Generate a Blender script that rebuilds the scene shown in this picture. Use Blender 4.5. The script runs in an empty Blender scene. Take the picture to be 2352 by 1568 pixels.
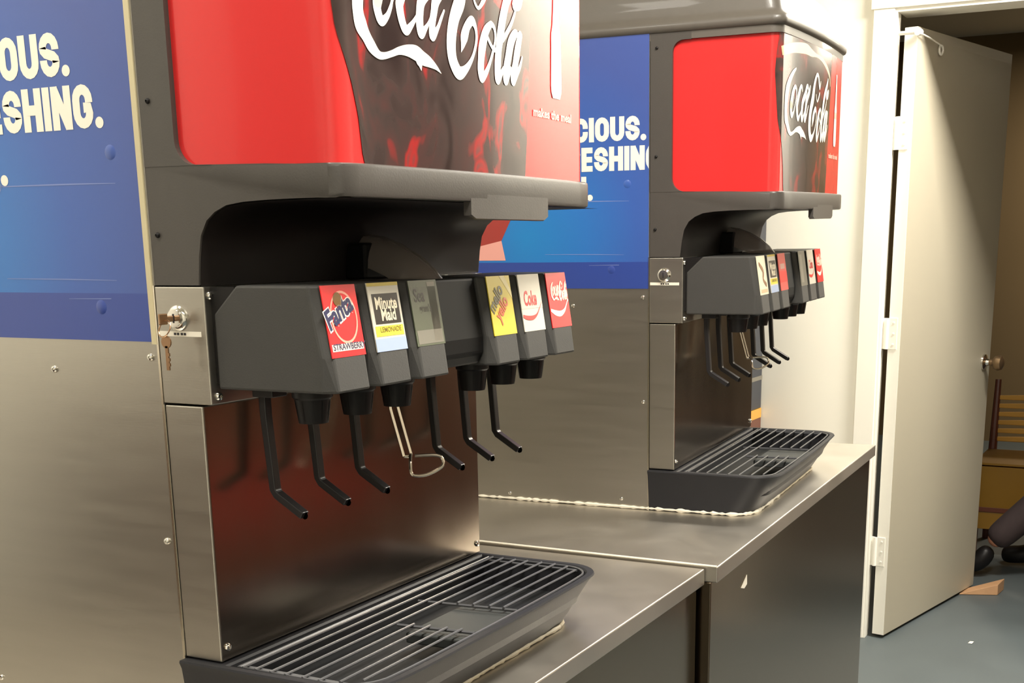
import bpy, bmesh, math, random
from math import sin, cos, pi, radians
from mathutils import Vector, Matrix
random.seed(7)
SC = bpy.context.scene
COL = SC.collection

# ------------------------------------------------------------------ camera
# scene axes: u = along the row of dispensers (+X), v = out of their fronts (-Y), z = up
CAMP = (-0.9969, 0.953, 1.3379)
yaw, pitch, roll, FPX, PCX, PCY = 0.4789, -0.2494, -0.0123, 2928.2, 1239.3, 1306.5
fw = Vector((cos(pitch)*cos(yaw), cos(pitch)*sin(yaw), sin(pitch)))
rt = fw.cross(Vector((0, 0, 1))).normalized(); up = rt.cross(fw)
rt, up = cos(roll)*rt + sin(roll)*up, -sin(roll)*rt + cos(roll)*up
cd = bpy.data.cameras.new('camera'); cam = bpy.data.objects.new('camera', cd); COL.objects.link(cam)
m = Matrix.Identity(4)
for i in range(3):
    m[i][0] = rt[i]; m[i][1] = up[i]; m[i][2] = -fw[i]
m[0][3], m[1][3], m[2][3] = CAMP[0], -CAMP[1], CAMP[2]
cam.matrix_world = m
cd.sensor_width = 36; cd.lens = FPX*36/2352
cd.shift_x = (1176-PCX)/2352; cd.shift_y = (PCY-784)/2352
cd.clip_start = 0.01
SC.camera = cam

# ------------------------------------------------------------------ world, light, exposure
SC.view_settings.view_transform = 'Standard'; SC.view_settings.look = 'None'
SC.view_settings.gamma = 1; SC.view_settings.use_curve_mapping = False
SC.view_settings.exposure = 0.0
W = bpy.data.worlds.new('world'); SC.world = W; W.use_nodes = True
W.node_tree.nodes['Background'].inputs[0].default_value = (1.0, 0.93, 0.82, 1)
W.node_tree.nodes['Background'].inputs[1].default_value = 0.05
def area(name, u, v, z, sx, sy, power, color=(1, .93, .80), tilt=(0, 0, 0)):
    l = bpy.data.lights.new(name, 'AREA'); l.shape = 'RECTANGLE'; l.size = sx; l.size_y = sy
    l.energy = power; l.color = color
    o = bpy.data.objects.new(name, l); o.location = (u, -v, z); o.rotation_euler = tilt
    COL.objects.link(o); return o
area('ceiling_lamp_door', 2.88, 1.10, 2.56, .30, 1.2, 112, (1, .95, .86))
area('ceiling_lamp_counter', 0.20, .80, 2.56, 1.0, .30, 72, (1, .95, .86))
area('ceiling_lamp_entry', -2.2, 0.9, 2.56, .35, 1.2, 29, (1, .95, .86))
area('fill_lamp_corner', -.60, -.35, 2.56, .5, .25, 14, (1, .95, .86))  # unseen lamp added to light the back wall mirrored in the near panel
area('fill_lamp_next_room', 7.3, .9, 2.5, .5, .5, 48, (1, .87, .68))  # unseen lamp added to lift the brown far wall beyond the door
# ------------------------------------------------------------------ materials
def lin(c):
    return tuple((x/255/12.92 if x/255 <= .04045 else ((x/255+.055)/1.055)**2.4) for x in c)
MATS = {}
def mat(name, rgb, rough=.5, metal=0.0, coat=0.0, noise=0.0, nscale=20, stretch=(1, 1, 1), bump=0.0, bscale=200,
        trans=0.0, alpha=1.0, spec=.5, aniso=0.0, rnoise=0.0):
    M = bpy.data.materials.new(name); M.use_nodes = True
    n = M.node_tree.nodes; l = M.node_tree.links; b = n['Principled BSDF']
    c = lin(rgb)
    b.inputs['Base Color'].default_value = (*c, 1); b.inputs['Roughness'].default_value = rough
    b.inputs['Metallic'].default_value = metal; b.inputs['Coat Weight'].default_value = coat
    b.inputs['Coat Roughness'].default_value = .06; b.inputs['Specular IOR Level'].default_value = spec
    b.inputs['Transmission Weight'].default_value = trans; b.inputs['Alpha'].default_value = alpha
    if aniso: b.inputs['Anisotropic'].default_value = aniso
    tc = n.new('ShaderNodeTexCoord'); mp = n.new('ShaderNodeMapping'); l.new(tc.outputs['Object'], mp.inputs[0])
    mp.inputs['Scale'].default_value = stretch
    nz = n.new('ShaderNodeTexNoise'); nz.inputs['Scale'].default_value = nscale; nz.inputs['Detail'].default_value = 4
    l.new(mp.outputs[0], nz.inputs[0])
    mx = n.new('ShaderNodeMix'); mx.data_type = 'RGBA'
    mx.inputs[6].default_value = (*[x*(1-noise) for x in c], 1); mx.inputs[7].default_value = (*[min(1, x*(1+noise)) for x in c], 1)
    l.new(nz.outputs[0], mx.inputs[0]); l.new(mx.outputs[2], b.inputs['Base Color'])
    if rnoise:
        mr = n.new('ShaderNodeMapRange'); mr.inputs[3].default_value = rough-rnoise; mr.inputs[4].default_value = rough+rnoise
        l.new(nz.outputs[0], mr.inputs[0]); l.new(mr.outputs[0], b.inputs['Roughness'])
    if bump:
        n2 = n.new('ShaderNodeTexNoise'); n2.inputs['Scale'].default_value = bscale; n2.inputs['Detail'].default_value = 3
        l.new(mp.outputs[0], n2.inputs[0])
        bp = n.new('ShaderNodeBump'); bp.inputs['Strength'].default_value = bump; bp.inputs['Distance'].default_value = .001
        l.new(n2.outputs[0], bp.inputs['Height']); l.new(bp.outputs[0], b.inputs['Normal'])
    MATS[name] = M; return M
steel = mat('brushed_steel', (184, 180, 171), .35, 1, noise=.06, nscale=6, stretch=(1, 1, 12), rnoise=.05, bump=.05, bscale=60)
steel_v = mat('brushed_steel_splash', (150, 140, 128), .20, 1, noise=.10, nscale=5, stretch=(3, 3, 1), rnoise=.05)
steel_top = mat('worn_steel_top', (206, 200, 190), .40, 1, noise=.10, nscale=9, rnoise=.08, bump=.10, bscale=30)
steel_front = mat('cabinet_front_steel', (138, 124, 106), .20, 1, noise=.05, nscale=3, bump=.35, bscale=3.2)  # warm base colour stands in for a brown reflection
steel_edge = mat('polished_steel_edge', (225, 218, 200), .22, 1)
chrome = mat('chrome', (225, 222, 215), .12, 1)
wire_m = mat('steel_wire', (215, 205, 190), .22, 1)
plas = mat('grey_plastic', (72, 68, 64), .42, noise=.05, nscale=60, bump=.12, bscale=500, coat=.12, spec=.4)
hoodm = mat('hood_plastic', (88, 83, 76), .42, noise=.05, nscale=60, bump=.12, bscale=500, coat=.1)
plas_d = mat('valve_plastic', (66, 65, 63), .5, spec=.3, noise=.05, nscale=60, bump=.15, bscale=600)
blk = mat('black_plastic', (24, 22, 22), .42, spec=.3, noise=.1, nscale=40)
jet = mat('jet_plastic', (9, 9, 9), .55, spec=.2)
neckm = mat('shaded_recess_plastic', (32, 27, 26), .5, spec=.25, noise=.1, nscale=30)
tray_m = mat('tray_plastic', (38, 38, 41), .5, spec=.25, noise=.12, nscale=18, bump=.1, bscale=300)
tray_in = mat('tray_floor_plastic', (30, 31, 32), .55, spec=.2, noise=.15, nscale=12)
grate_m = mat('grate_wire', (84, 84, 86), .3)
pad_m = mat('worn_pad_plastic', (56, 58, 57), .55, spec=.25, noise=.12, nscale=14)
lever_m = mat('lever_plastic', (34, 32, 33), .35, spec=.4)
chute_m = mat('smoked_chute_plastic', (150, 140, 134), .18, alpha=.7, coat=.6)
red_m = mat('display_red', (214, 46, 46), .25, coat=.32, spec=.4, noise=.04, nscale=6)
white_ink = mat('white_ink', (240, 235, 220), .35, coat=.05)
pink_ink = mat('pale_pink_ink', (245, 190, 172), .35, coat=.05)
foam_m = mat('foam_cream_print', (232, 200, 160), .3, coat=.15, noise=.15, nscale=40)
seal_m = mat('white_sealant', (225, 218, 200), .5, noise=.12, nscale=60, bump=.4, bscale=120)
seal_b = mat('beige_sealant', (190, 178, 152), .5, noise=.2, nscale=60, bump=.4, bscale=120)
trim_b = mat('cream_edge_strip', (200, 188, 152), .45, noise=.08)
label_w = mat('white_label', (235, 228, 212), .5)
dark_ink = mat('dark_ink', (38, 34, 40), .4)
navy_ink = mat('navy_ink', (34, 34, 78), .4)
wallm = mat('cream_wall_paint', (246, 243, 230), .6, noise=.03, nscale=3)
trimm = mat('white_trim_paint', (246, 243, 232), .4, noise=.02, nscale=4)
doorm = mat('door_paint', (178, 170, 150), .45, noise=.04, nscale=3)
ceilm = mat('ceiling_white', (225, 220, 205), .8)
floorm = mat('blue_grey_floor', (84, 92, 94), .5, noise=.12, nscale=5, rnoise=.06)
dimwall = mat('brown_room_wall', (130, 110, 78), .7, noise=.06, nscale=2)
wains = mat('dark_wood_wainscot', (88, 62, 48), .35, noise=.25, nscale=3, stretch=(4, 4, .5))
woodm = mat('dark_chair_wood', (104, 58, 42), .4, noise=.2, nscale=10, stretch=(1, 1, 6))
wedge_m = mat('pale_wood', (196, 152, 112), .6, noise=.15, nscale=30)
slat_m = mat('golden_slat_wood', (214, 160, 66), .4, noise=.15, nscale=10)
yel_m = mat('yellow_vinyl', (140, 102, 26), .45, noise=.1, nscale=8)
cloth_d = mat('dark_trousers', (62, 50, 50), .8, noise=.2, nscale=40)
jacket_m = mat('black_jacket', (40, 34, 40), .7, noise=.2, nscale=40)
skin_m = mat('skin', (196, 138, 110), .5)
navy_cab = mat('navy_cabinet', (44, 48, 58), .35, noise=.08)
scratch = mat('poster_scratch', (120, 136, 190), .5)
brass = mat('brass', (176, 142, 112), .3, 1)
knob_m = mat('tarnished_knob', (150, 125, 95), .3, .8)

def poster_material(name, du):
    M = bpy.data.materials.new(name); M.use_nodes = True
    n = M.node_tree.nodes; l = M.node_tree.links; b = n['Principled BSDF']
    b.inputs['Roughness'].default_value = .32; b.inputs['Coat Weight'].default_value = .25
    b.inputs['Coat Roughness'].default_value = .2
    tc = n.new('ShaderNodeTexCoord'); sp = n.new('ShaderNodeSeparateXYZ'); l.new(tc.outputs['Object'], sp.inputs[0])
    # printed design: cyan burst low down on the artwork, navy band under it
    vm = n.new('ShaderNodeVectorMath'); vm.operation = 'DISTANCE'
    cx = n.new('ShaderNodeCombineXYZ'); l.new(sp.outputs[1], cx.inputs[1]); l.new(sp.outputs[2], cx.inputs[2])
    l.new(cx.outputs[0], vm.inputs[0]); vm.inputs[1].default_value = (0, .33+du, 1.34-ZC)
    rp = n.new('ShaderNodeValToRGB'); mr = n.new('ShaderNodeMapRange'); mr.inputs[2].default_value = .36
    l.new(vm.outputs['Value'], mr.inputs[0]); l.new(mr.outputs[0], rp.inputs[0])
    e = rp.color_ramp.elements
    e[0].color = (*lin((34, 124, 190)), 1); e[1].position = .95; e[1].color = (*lin((64, 84, 152)), 1)
    k = e.new(.35); k.color = (*lin((44, 110, 184)), 1)
    k = e.new(.62); k.color = (*lin((56, 92, 168)), 1)
    gt = n.new('ShaderNodeMath'); gt.operation = 'LESS_THAN'; l.new(sp.outputs[2], gt.inputs[0]); gt.inputs[1].default_value = 1.294-ZC
    mx = n.new('ShaderNodeMix'); mx.data_type = 'RGBA'; l.new(gt.outputs[0], mx.inputs[0]); l.new(rp.outputs[0], mx.inputs[6])
    mx.inputs[7].default_value = (*lin((48, 70, 146)), 1); l.new(mx.outputs[2], b.inputs['Base Color'])
    return M

def glass_print():
    M = bpy.data.materials.new('cola_glass_print'); M.use_nodes = True
    n = M.node_tree.nodes; l = M.node_tree.links; b = n['Principled BSDF']
    b.inputs['Roughness'].default_value = .2; b.inputs['Coat Weight'].default_value = .25; b.inputs['Coat Roughness'].default_value = .05
    tc = n.new('ShaderNodeTexCoord'); mp = n.new('ShaderNodeMapping'); mp.inputs['Scale'].default_value = (1, 1, .55)
    l.new(tc.outputs['Object'], mp.inputs[0])
    nz = n.new('ShaderNodeTexNoise'); nz.inputs['Scale'].default_value = 17; nz.inputs['Detail'].default_value = 2.5
    nz.inputs['Distortion'].default_value = 1.2; l.new(mp.outputs[0], nz.inputs[0])
    rp = n.new('ShaderNodeValToRGB'); l.new(nz.outputs[0], rp.inputs[0])
    e = rp.color_ramp.elements; e[0].position = .3; e[0].color = (*lin((36, 22, 22)), 1)
    e[1].position = .78; e[1].color = (*lin((230, 60, 50)), 1)
    for p, c in ((.46, (58, 44, 42)), (.56, (70, 44, 42)), (.62, (150, 34, 34)), (.68, (84, 60, 58))):
        k = e.new(p); k.color = (*lin(c), 1)
    l.new(rp.outputs[0], b.inputs['Base Color'])
    return M
cola_m = glass_print()

# ------------------------------------------------------------------ mesh helpers (all points given as u, v, z)
class MB:
    def __init__(s, *mats): s.v = []; s.f = []; s.mi = []; s.m = list(mats) or [plas]
    def idx(s, m):
        if m is None: return 0
        if m not in s.m: s.m.append(m)
        return s.m.index(m)
    def add(s, vs, fs, m=None):
        o = len(s.v); i = s.idx(m); s.v += [tuple(p) for p in vs]
        for f in fs: s.f.append([a+o for a in f]); s.mi.append(i)
        return s
    def box(s, u0, u1, v0, v1, z0, z1, m=None):
        vs = [(u, v, z) for u in (u0, u1) for v in (v0, v1) for z in (z0, z1)]
        return s.add(vs, [(0, 1, 3, 2), (4, 6, 7, 5), (0, 4, 5, 1), (2, 3, 7, 6), (0, 2, 6, 4), (1, 5, 7, 3)], m)
    def prism(s, poly, axis, a, b, m=None, seg=1):
        n = len(poly); vs = []; fs = []
        for k in range(seg+1):
            t = a+(b-a)*k/seg
            for p in poly:
                q = list(p); q.insert('uvz'.index(axis), t); vs.append(q)
        for k in range(seg):
            for i in range(n):
                j = (i+1) % n; fs.append((k*n+i, k*n+j, (k+1)*n+j, (k+1)*n+i))
        fs.append(list(range(n))); fs.append([seg*n+i for i in range(n)][::-1])
        return s.add(vs, fs, m)
    def loft(s, loops, m=None, cap0=True, cap1=True, closed=True):
        n = len(loops[0]); vs = [p for L in loops for p in L]; fs = []
        for k in range(len(loops)-1):
            for i in range(n if closed else n-1):
                j = (i+1) % n; fs.append((k*n+i, k*n+j, (k+1)*n+j, (k+1)*n+i))
        if cap0: fs.append(list(range(n)))
        if cap1: fs.append([(len(loops)-1)*n+i for i in range(n)][::-1])
        return s.add(vs, fs, m)
    def lathe(s, c, prof, axis='z', n=20, m=None):
        loops = []
        for r, h in prof:
            L = []
            for i in range(n):
                a = 2*pi*i/n; x, y = r*cos(a), r*sin(a)
                p = {'z': (x, y, h), 'v': (x, h, y), 'u': (h, x, y)}[axis]
                L.append(tuple(c[k]+p[k] for k in range(3)))
            loops.append(L)
        return s.loft(loops, m)
    def tube(s, pts, r, n=8, m=None, closed=False):
        P = [Vector(p) for p in pts]; N = len(P); loops = []; pv = None
        for i, p in enumerate(P):
            if closed: d = P[(i+1) % N]-P[i-1]
            else: d = P[min(i+1, N-1)]-P[max(i-1, 0)]
            d.normalize()
            if pv is None:
                a = d.orthogonal().normalized()
            else:
                a = (pv-d*pv.dot(d)).normalized()
            pv = a; b = d.cross(a); rr = r[i] if isinstance(r, (list, tuple)) else r
            loops.append([tuple(p+a*rr*cos(2*pi*k/n)+b*rr*sin(2*pi*k/n)) for k in range(n)])
        if closed: loops.append(loops[0])
        return s.loft(loops, m, not closed, not closed)
    def build(s, name, parent=None, bev=0, smooth=False, label=None, kind=None, sub=0, seg=2, angle=35):
        me = bpy.data.meshes.new(name)
        me.from_pydata([(p[0], -p[1], p[2]) for p in s.v], [], s.f)
        for m_ in s.m: me.materials.append(m_)
        for p, i in zip(me.polygons, s.mi): p.material_index = i
        bm = bmesh.new(); bm.from_mesh(me); bmesh.ops.recalc_face_normals(bm, faces=bm.faces); bm.to_mesh(me); bm.free()
        if smooth:
            for p in me.polygons: p.use_smooth = True
            try: me.set_sharp_from_angle(angle=radians(angle))
            except Exception: pass
        o = bpy.data.objects.new(name, me); COL.objects.link(o)
        if parent: o.parent = parent
        if bev:
            b = o.modifiers.new('bevel', 'BEVEL'); b.width = bev; b.segments = seg; b.limit_method = 'ANGLE'; b.angle_limit = radians(30)
        if sub:
            b = o.modifiers.new('sub', 'SUBSURF'); b.levels = sub; b.render_levels = sub
        if label: o['label'] = label
        if kind: o['kind'] = kind
        return o
def empty(name, u, v, z, label=None, cat=None, group=None, kind=None):
    o = bpy.data.objects.new(name, None); o.location = (u, -v, z); o.empty_display_size = .1; COL.objects.link(o)
    return tag(o, label, cat, group, kind)
def tag(o, label=None, cat=None, group=None, kind=None):
    if label: o['label'] = label
    if cat: o['category'] = cat
    if group: o['group'] = group
    if kind: o['kind'] = kind
    return o

# ------------------------------------------------------------------ 2D lettering helpers
def catmull(P, k=6):
    out = []; n = len(P)
    for i in range(n-1):
        p0, p1, p2, p3 = P[max(i-1, 0)], P[i], P[i+1], P[min(i+2, n-1)]
        for j in range(k):
            t = j/k
            out.append(tuple(.5*((2*b)+(c-a)*t+(2*a-5*b+4*c-d)*t*t+(3*b-a-3*c+d)*t**3) for a, b, c, d in zip(p0, p1, p2, p3)))
    out.append(tuple(P[-1])); return out
def ribbon(mb, pts, f, m, closed=False, cap=True, smooth=6):
    """pts (x,y,w) in a flat layout, f maps (x,y) to a point on the surface"""
    P = catmull(pts, smooth) if smooth else pts
    n = len(P); L = []; R = []
    for i, (x, y, w) in enumerate(P):
        a = P[(i-1) % n] if (closed or i) else P[0]; b = P[(i+1) % n] if (closed or i < n-1) else P[-1]
        dx, dy = b[0]-a[0], b[1]-a[1]; q = math.hypot(dx, dy) or 1; w = max(w, 1e-5)
        L.append((x-dy/q*w/2, y+dx/q*w/2)); R.append((x+dy/q*w/2, y-dx/q*w/2))
    vs = [f(*p) for p in L]+[f(*p) for p in R]
    fs = [(i, (i+1) % n, n+(i+1) % n, n+i) for i in range(n if closed else n-1)]
    mb.add(vs, fs, m)
    if cap:
        for e in (0, n-1):
            x, y, w = P[e]; w = max(w, 1e-5)
            mb.add([f(x+w/2*cos(a*pi/6), y+w/2*sin(a*pi/6)) for a in range(12)], [list(range(12))], m)
def arc(cx, cy, rx, ry, a0, a1, n=8):
    return [(cx+rx*cos(radians(a0+(a1-a0)*i/n)), cy+ry*sin(radians(a0+(a1-a0)*i/n))) for i in range(n+1)]
TH = .235
def glyph(ch):
    h = TH/2; l, r, b, t = h, .65-h, h, 1-h; w = r-l; R = w/2; c = (l+r)/2; q = .24
    C = False
    if ch == 'I': return [([(h, 0), (h, 1)], C)], TH
    if ch == '.': return [(arc(h, h, h*.55, h*.55, 0, 350, 10), True)], TH
    if ch == 'O': return [(arc(c, t-q, R, q, 0, 180)+arc(c, b+q, R, q, 180, 360), True)], .65
    if ch == 'U': return [([(l, 1)]+arc(c, b+q, R, q, 180, 360)+[(r, 1)], C)], .65
    if ch == 'C': return [([(r, t-q-.08)]+arc(c, t-q, R, q, 0, 180)+arc(c, b+q, R, q, 180, 360)+[(r, b+q+.08)], C)], .65
    if ch == 'G': return [([(r, t-q-.06)]+arc(c, t-q, R, q, 0, 180)+arc(c, b+q, R, q, 180, 360)+[(r, .47), (c+.02, .47)], C)], .65
    if ch == 'S': return [([(r, t-q-.03)]+arc(c, t-q, R, q, 0, 180)+[(l, .62), (l+.08, .54), (r-.08, .46), (r, .38)]+arc(c, b+q, R, q, 0, -180)+[(l, b+q+.03)], C)], .65
    if ch == 'H': return [([(l, 0), (l, 1)], C), ([(r, 0), (r, 1)], C), ([(l, .5), (r, .5)], C)], .65
    if ch == 'N': return [([(l, 0), (l, 1)], C), ([(r, 0), (r, 1)], C), ([(l, .96), (r, .04)], C)], .65
    if ch == 'E': return [([(l, 0), (l, 1)], C), ([(0, t), (.52, t)], C), ([(0, .5), (.5, .5)], C), ([(0, b), (.52, b)], C)], .54
    if ch == 'F': return [([(l, 0), (l, 1)], C), ([(0, t), (.52, t)], C), ([(0, .5), (.5, .5)], C)], .54
    if ch == 'L': return [([(l, 0), (l, 1)], C), ([(0, b), (.50, b)], C)], .52
    if ch == 'D': return [([(l, b), (l, t)]+arc(c, t-q, R, q, 90, 0)+arc(c, b+q, R, q, 0, -90), True)], .65
    if ch == 'R': return [([(l, 0), (l, 1)], C), ([(0, t), (c, t)]+arc(c, .72, R, t-.72, 90, -90)+[(0, .44)], C), ([(c, .44), (r, 0)], C)], .65
    return [], .3
def word(mb, txt, right, base, hgt, f, m, gap=.055):
    """lay a word out so that it ends at x=right (x grows to the right)"""
    gs = [glyph(c) for c in txt]; tot = sum(w for _, w in gs)+gap*(len(gs)-1)
    x = right-tot*hgt
    for g, w in gs:
        for k, (pts, cl) in enumerate(g):
            if w == TH and cl: mb.add([f(x+TH/2*hgt+TH*.56*hgt*cos(a*pi/8), base+TH/2*hgt+TH*.56*hgt*sin(a*pi/8)) for a in range(16)], [list(range(16))], m); continue
            ribbon(mb, [(x+p[0]*hgt, base+p[1]*hgt, TH*hgt) for p in pts], (lambda a, c, k=k: (f(a, c)[0]-.00006*k, *f(a, c)[1:])), m, closed=cl, cap=False, smooth=0)
        x += (w+gap)*hgt
def font_text(mb, txt, f, m, size=1, shear=0, bold=0, sx=1):
    """built-in font text flattened into the mesh; layout in text units mapped by f"""
    cu = bpy.data.curves.new('t', 'FONT'); cu.body = txt; cu.size = size; cu.shear = shear; cu.offset = bold; cu.resolution_u = 3
    ob = bpy.data.objects.new('t', cu); COL.objects.link(ob)
    dg = bpy.context.evaluated_depsgraph_get(); dg.update(); ev = ob.evaluated_get(dg); me = ev.to_mesh()
    mb.add([f(v.co.x*sx, v.co.y) for v in me.vertices], [list(p.vertices) for p in me.polygons], m)
    ev.to_mesh_clear(); bpy.data.objects.remove(ob); bpy.data.curves.remove(cu)

# ------------------------------------------------------------------ dispensers
ZC = .8264
WD = .556           # width of a dispenser
def rel(z): return z-ZC
WF = .530            # the head narrows to this width at its front
def taper(u, v): return u*(1-(1-WF/WD)*min(1, max(0, (v-.06)/.16)))
def vlip(u): return .242+.012*(1-((u-.278)/.278)**2)
def vdis(u): return .231+.013*(1-((u-.278)/.278)**2)
LOGO=[[(0.0905,1.6205,0.004),(0.074,1.612,0.009),(0.055,1.597,0.014),(0.044,1.58,0.018),(0.0395,1.5549,0.0154),(0.0396,1.5443,0.0152),(0.0429,1.5342,0.017),(0.0495,1.5257,0.013),(0.0573,1.5173,0.0123),(0.0668,1.5114,0.0079),(0.0756,1.5113,0.0062),(0.0872,1.5144,0.0059),(0.0992,1.5183,0.0072),(0.1127,1.5199,0.0108),(0.1263,1.5191,0.0144),(0.1373,1.5158,0.0134),(0.1485,1.5135,0.0103),(0.16,1.5097,0.005),(0.1694,1.5048,0.0003)],[(0.1315,1.5136,0.0116),(0.1333,1.5085,0.0058),(0.1344,1.504,0.0003)],[(0.0682,1.5589,0.0141),(0.0677,1.551,0.0112),(0.0729,1.5417,0.0099),(0.0817,1.5463,0.0064),(0.088,1.5552,0.0046),(0.0911,1.5621,0.0035),(0.0985,1.577,0.005),(0.0955,1.588,0.006),(0.087,1.59,0.008),(0.076,1.578,0.013),(0.0682,1.5589,0.0141)],[(0.1335,1.586,0.003),(0.131,1.593,0.006),(0.124,1.593,0.008),(0.116,1.584,0.012),(0.1035,1.5639,0.0122),(0.1023,1.5557,0.0116),(0.1062,1.5437,0.0105),(0.1118,1.5381,0.0095),(0.1195,1.5431,0.0065),(0.1276,1.5509,0.0039),(0.1357,1.5603,0.0032)],[(0.176,1.59,0.004),(0.17,1.597,0.007),(0.163,1.595,0.01),(0.155,1.583,0.013),(0.1391,1.569,0.0126),(0.1349,1.5571,0.0121),(0.1342,1.5458,0.0121),(0.1365,1.5381,0.01),(0.1431,1.5431,0.0062),(0.15,1.5501,0.0033),(0.1571,1.5602,0.0031)],[(0.186,1.598,0.006),(0.18,1.588,0.011),(0.1639,1.5725,0.0125),(0.1593,1.5605,0.0108),(0.1557,1.5485,0.0105),(0.1558,1.5382,0.01),(0.1651,1.5467,0.0051),(0.1715,1.556,0.0041),(0.1775,1.5645,0.0026)],[(0.268,1.613,0.003),(0.261,1.601,0.006),(0.255,1.608,0.009),(0.248,1.619,0.008),(0.237,1.623,0.007),(0.226,1.615,0.01),(0.216,1.6,0.014),(0.2081,1.5789,0.0185),(0.197,1.5617,0.017),(0.1907,1.5452,0.017),(0.1891,1.5293,0.0165),(0.1931,1.5171,0.0153),(0.2029,1.509,0.0139),(0.2161,1.5139,0.0086),(0.23,1.5267,0.0047),(0.2383,1.5431,0.0043),(0.2377,1.5552,0.0053),(0.2308,1.5621,0.0096),(0.2215,1.5563,0.0106),(0.2144,1.545,0.0132),(0.2111,1.5366,0.0073),(0.2076,1.5291,0.0003)],[(0.2337,1.5874,0.003),(0.2375,1.58,0.0033),(0.2441,1.5763,0.0036),(0.253,1.5831,0.0056),(0.2603,1.5914,0.006)],[(0.2697,1.5644,0.0066),(0.2587,1.5554,0.0116),(0.2506,1.5397,0.0143),(0.2473,1.5262,0.0126),(0.2464,1.5154,0.0126),(0.2487,1.5078,0.0086),(0.2577,1.515,0.007),(0.2662,1.5258,0.0048),(0.273,1.5374,0.004),(0.278,1.548,0.0037),(0.2787,1.5563,0.0044),(0.2754,1.5625,0.005),(0.2697,1.5644,0.0066)],[(0.262,1.5501,0.0041),(0.2688,1.5435,0.0041),(0.2767,1.5395,0.0051),(0.2841,1.5412,0.004)],[(0.332,1.622,0.006),(0.324,1.61,0.012),(0.3068,1.5934,0.0132),(0.297,1.5754,0.014),(0.2907,1.5579,0.0147),(0.2856,1.5405,0.0129),(0.2828,1.5234,0.0136),(0.2823,1.5099,0.0099),(0.2892,1.5157,0.0073),(0.2955,1.5231,0.004)],[(0.2957,1.5518,0.0055),(0.3045,1.5596,0.0057),(0.3145,1.5694,0.0051),(0.3217,1.5788,0.0044),(0.3274,1.588,0.0029)],[(0.3251,1.5911,0.0133),(0.3332,1.5948,0.0162),(0.3394,1.6,0.0101)],[(0.337,1.5612,0.0089),(0.331,1.5609,0.0062),(0.324,1.5613,0.0101),(0.3138,1.5507,0.0137),(0.3068,1.5345,0.0132),(0.3015,1.5203,0.0129),(0.3007,1.5105,0.0096),(0.3077,1.5176,0.0066),(0.3125,1.5249,0.004)],[(0.336,1.5611,0.0101),(0.3294,1.5457,0.0129),(0.3235,1.5295,0.0125),(0.3189,1.5187,0.0125),(0.3183,1.5118,0.0096),(0.3265,1.5195,0.0066),(0.3349,1.5291,0.0053),(0.3404,1.5392,0.0029)]]
R0 = .02; T0 = .026; VC = vdis(T0)-R0
def D(t, z, off=.0006):
    """point on the wrap-around display: t>T0 runs along the front, smaller t turns the corner to the side"""
    if t >= T0: return (t, vdis(t)+off, z)
    a = (T0-t)/R0
    if a <= pi/2: return (T0-(R0+off)*sin(a), VC+(R0+off)*cos(a), z)
    return (T0-R0-off, VC-(T0-t-R0*pi/2), z)
def outline(ins, vb, vf, rc, u0=0, u1=WD, bow=.010, n=7, m=16):
    """plan outline: back corners square, front bowed with rounded corners"""
    a0, a1 = u0+ins, u1-ins; L = [(a0, vb)]
    def fv(u): return vf-ins+bow*(1-((u-.278)/.278)**2)
    c = fv(a0+rc)-rc
    for i in range(n+1):
        a = pi-(pi/2)*i/n; L.append((a0+rc+rc*cos(a), c+rc*sin(a)))
    for i in range(1, m):
        u = a0+rc+(a1-a0-2*rc)*i/m; L.append((u, fv(u)))
    for i in range(n+1):
        a = pi/2-(pi/2)*i/n; L.append((a1-rc+rc*cos(a), c+rc*sin(a)))
    L.append((a1, vb)); return L
def at(L, z): return [(taper(p[0], p[1]), p[1], rel(z)) for p in L]
def screw(mb, u, v, z, axis, r=.0045):
    # slotted dome head
    d = -1 if axis == 'u' else 1
    mb.lathe((u, v, rel(z)), [(r, 0), (r, d*.0012), (r*.8, d*.0026), (r*.35, d*.0032), (r*.3, d*.002), (.0001, d*.002)], axis, 12)

LABEL_U = .0128; SP = .0762; LW = .056
VAL_U = [LABEL_U+SP*i for i in (0, 1, 2)]+[LABEL_U+SP*(i+1.1957) for i in (3, 4, 5)]
VAL_U = [LABEL_U+SP*k for k in (0, 1, 2, 4.196, 5.196, 6.196)]
VAL_U = [LABEL_U, LABEL_U+SP, LABEL_U+2*SP, LABEL_U+4.196*SP, LABEL_U+5.196*SP, LABEL_U+6.196*SP]

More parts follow.
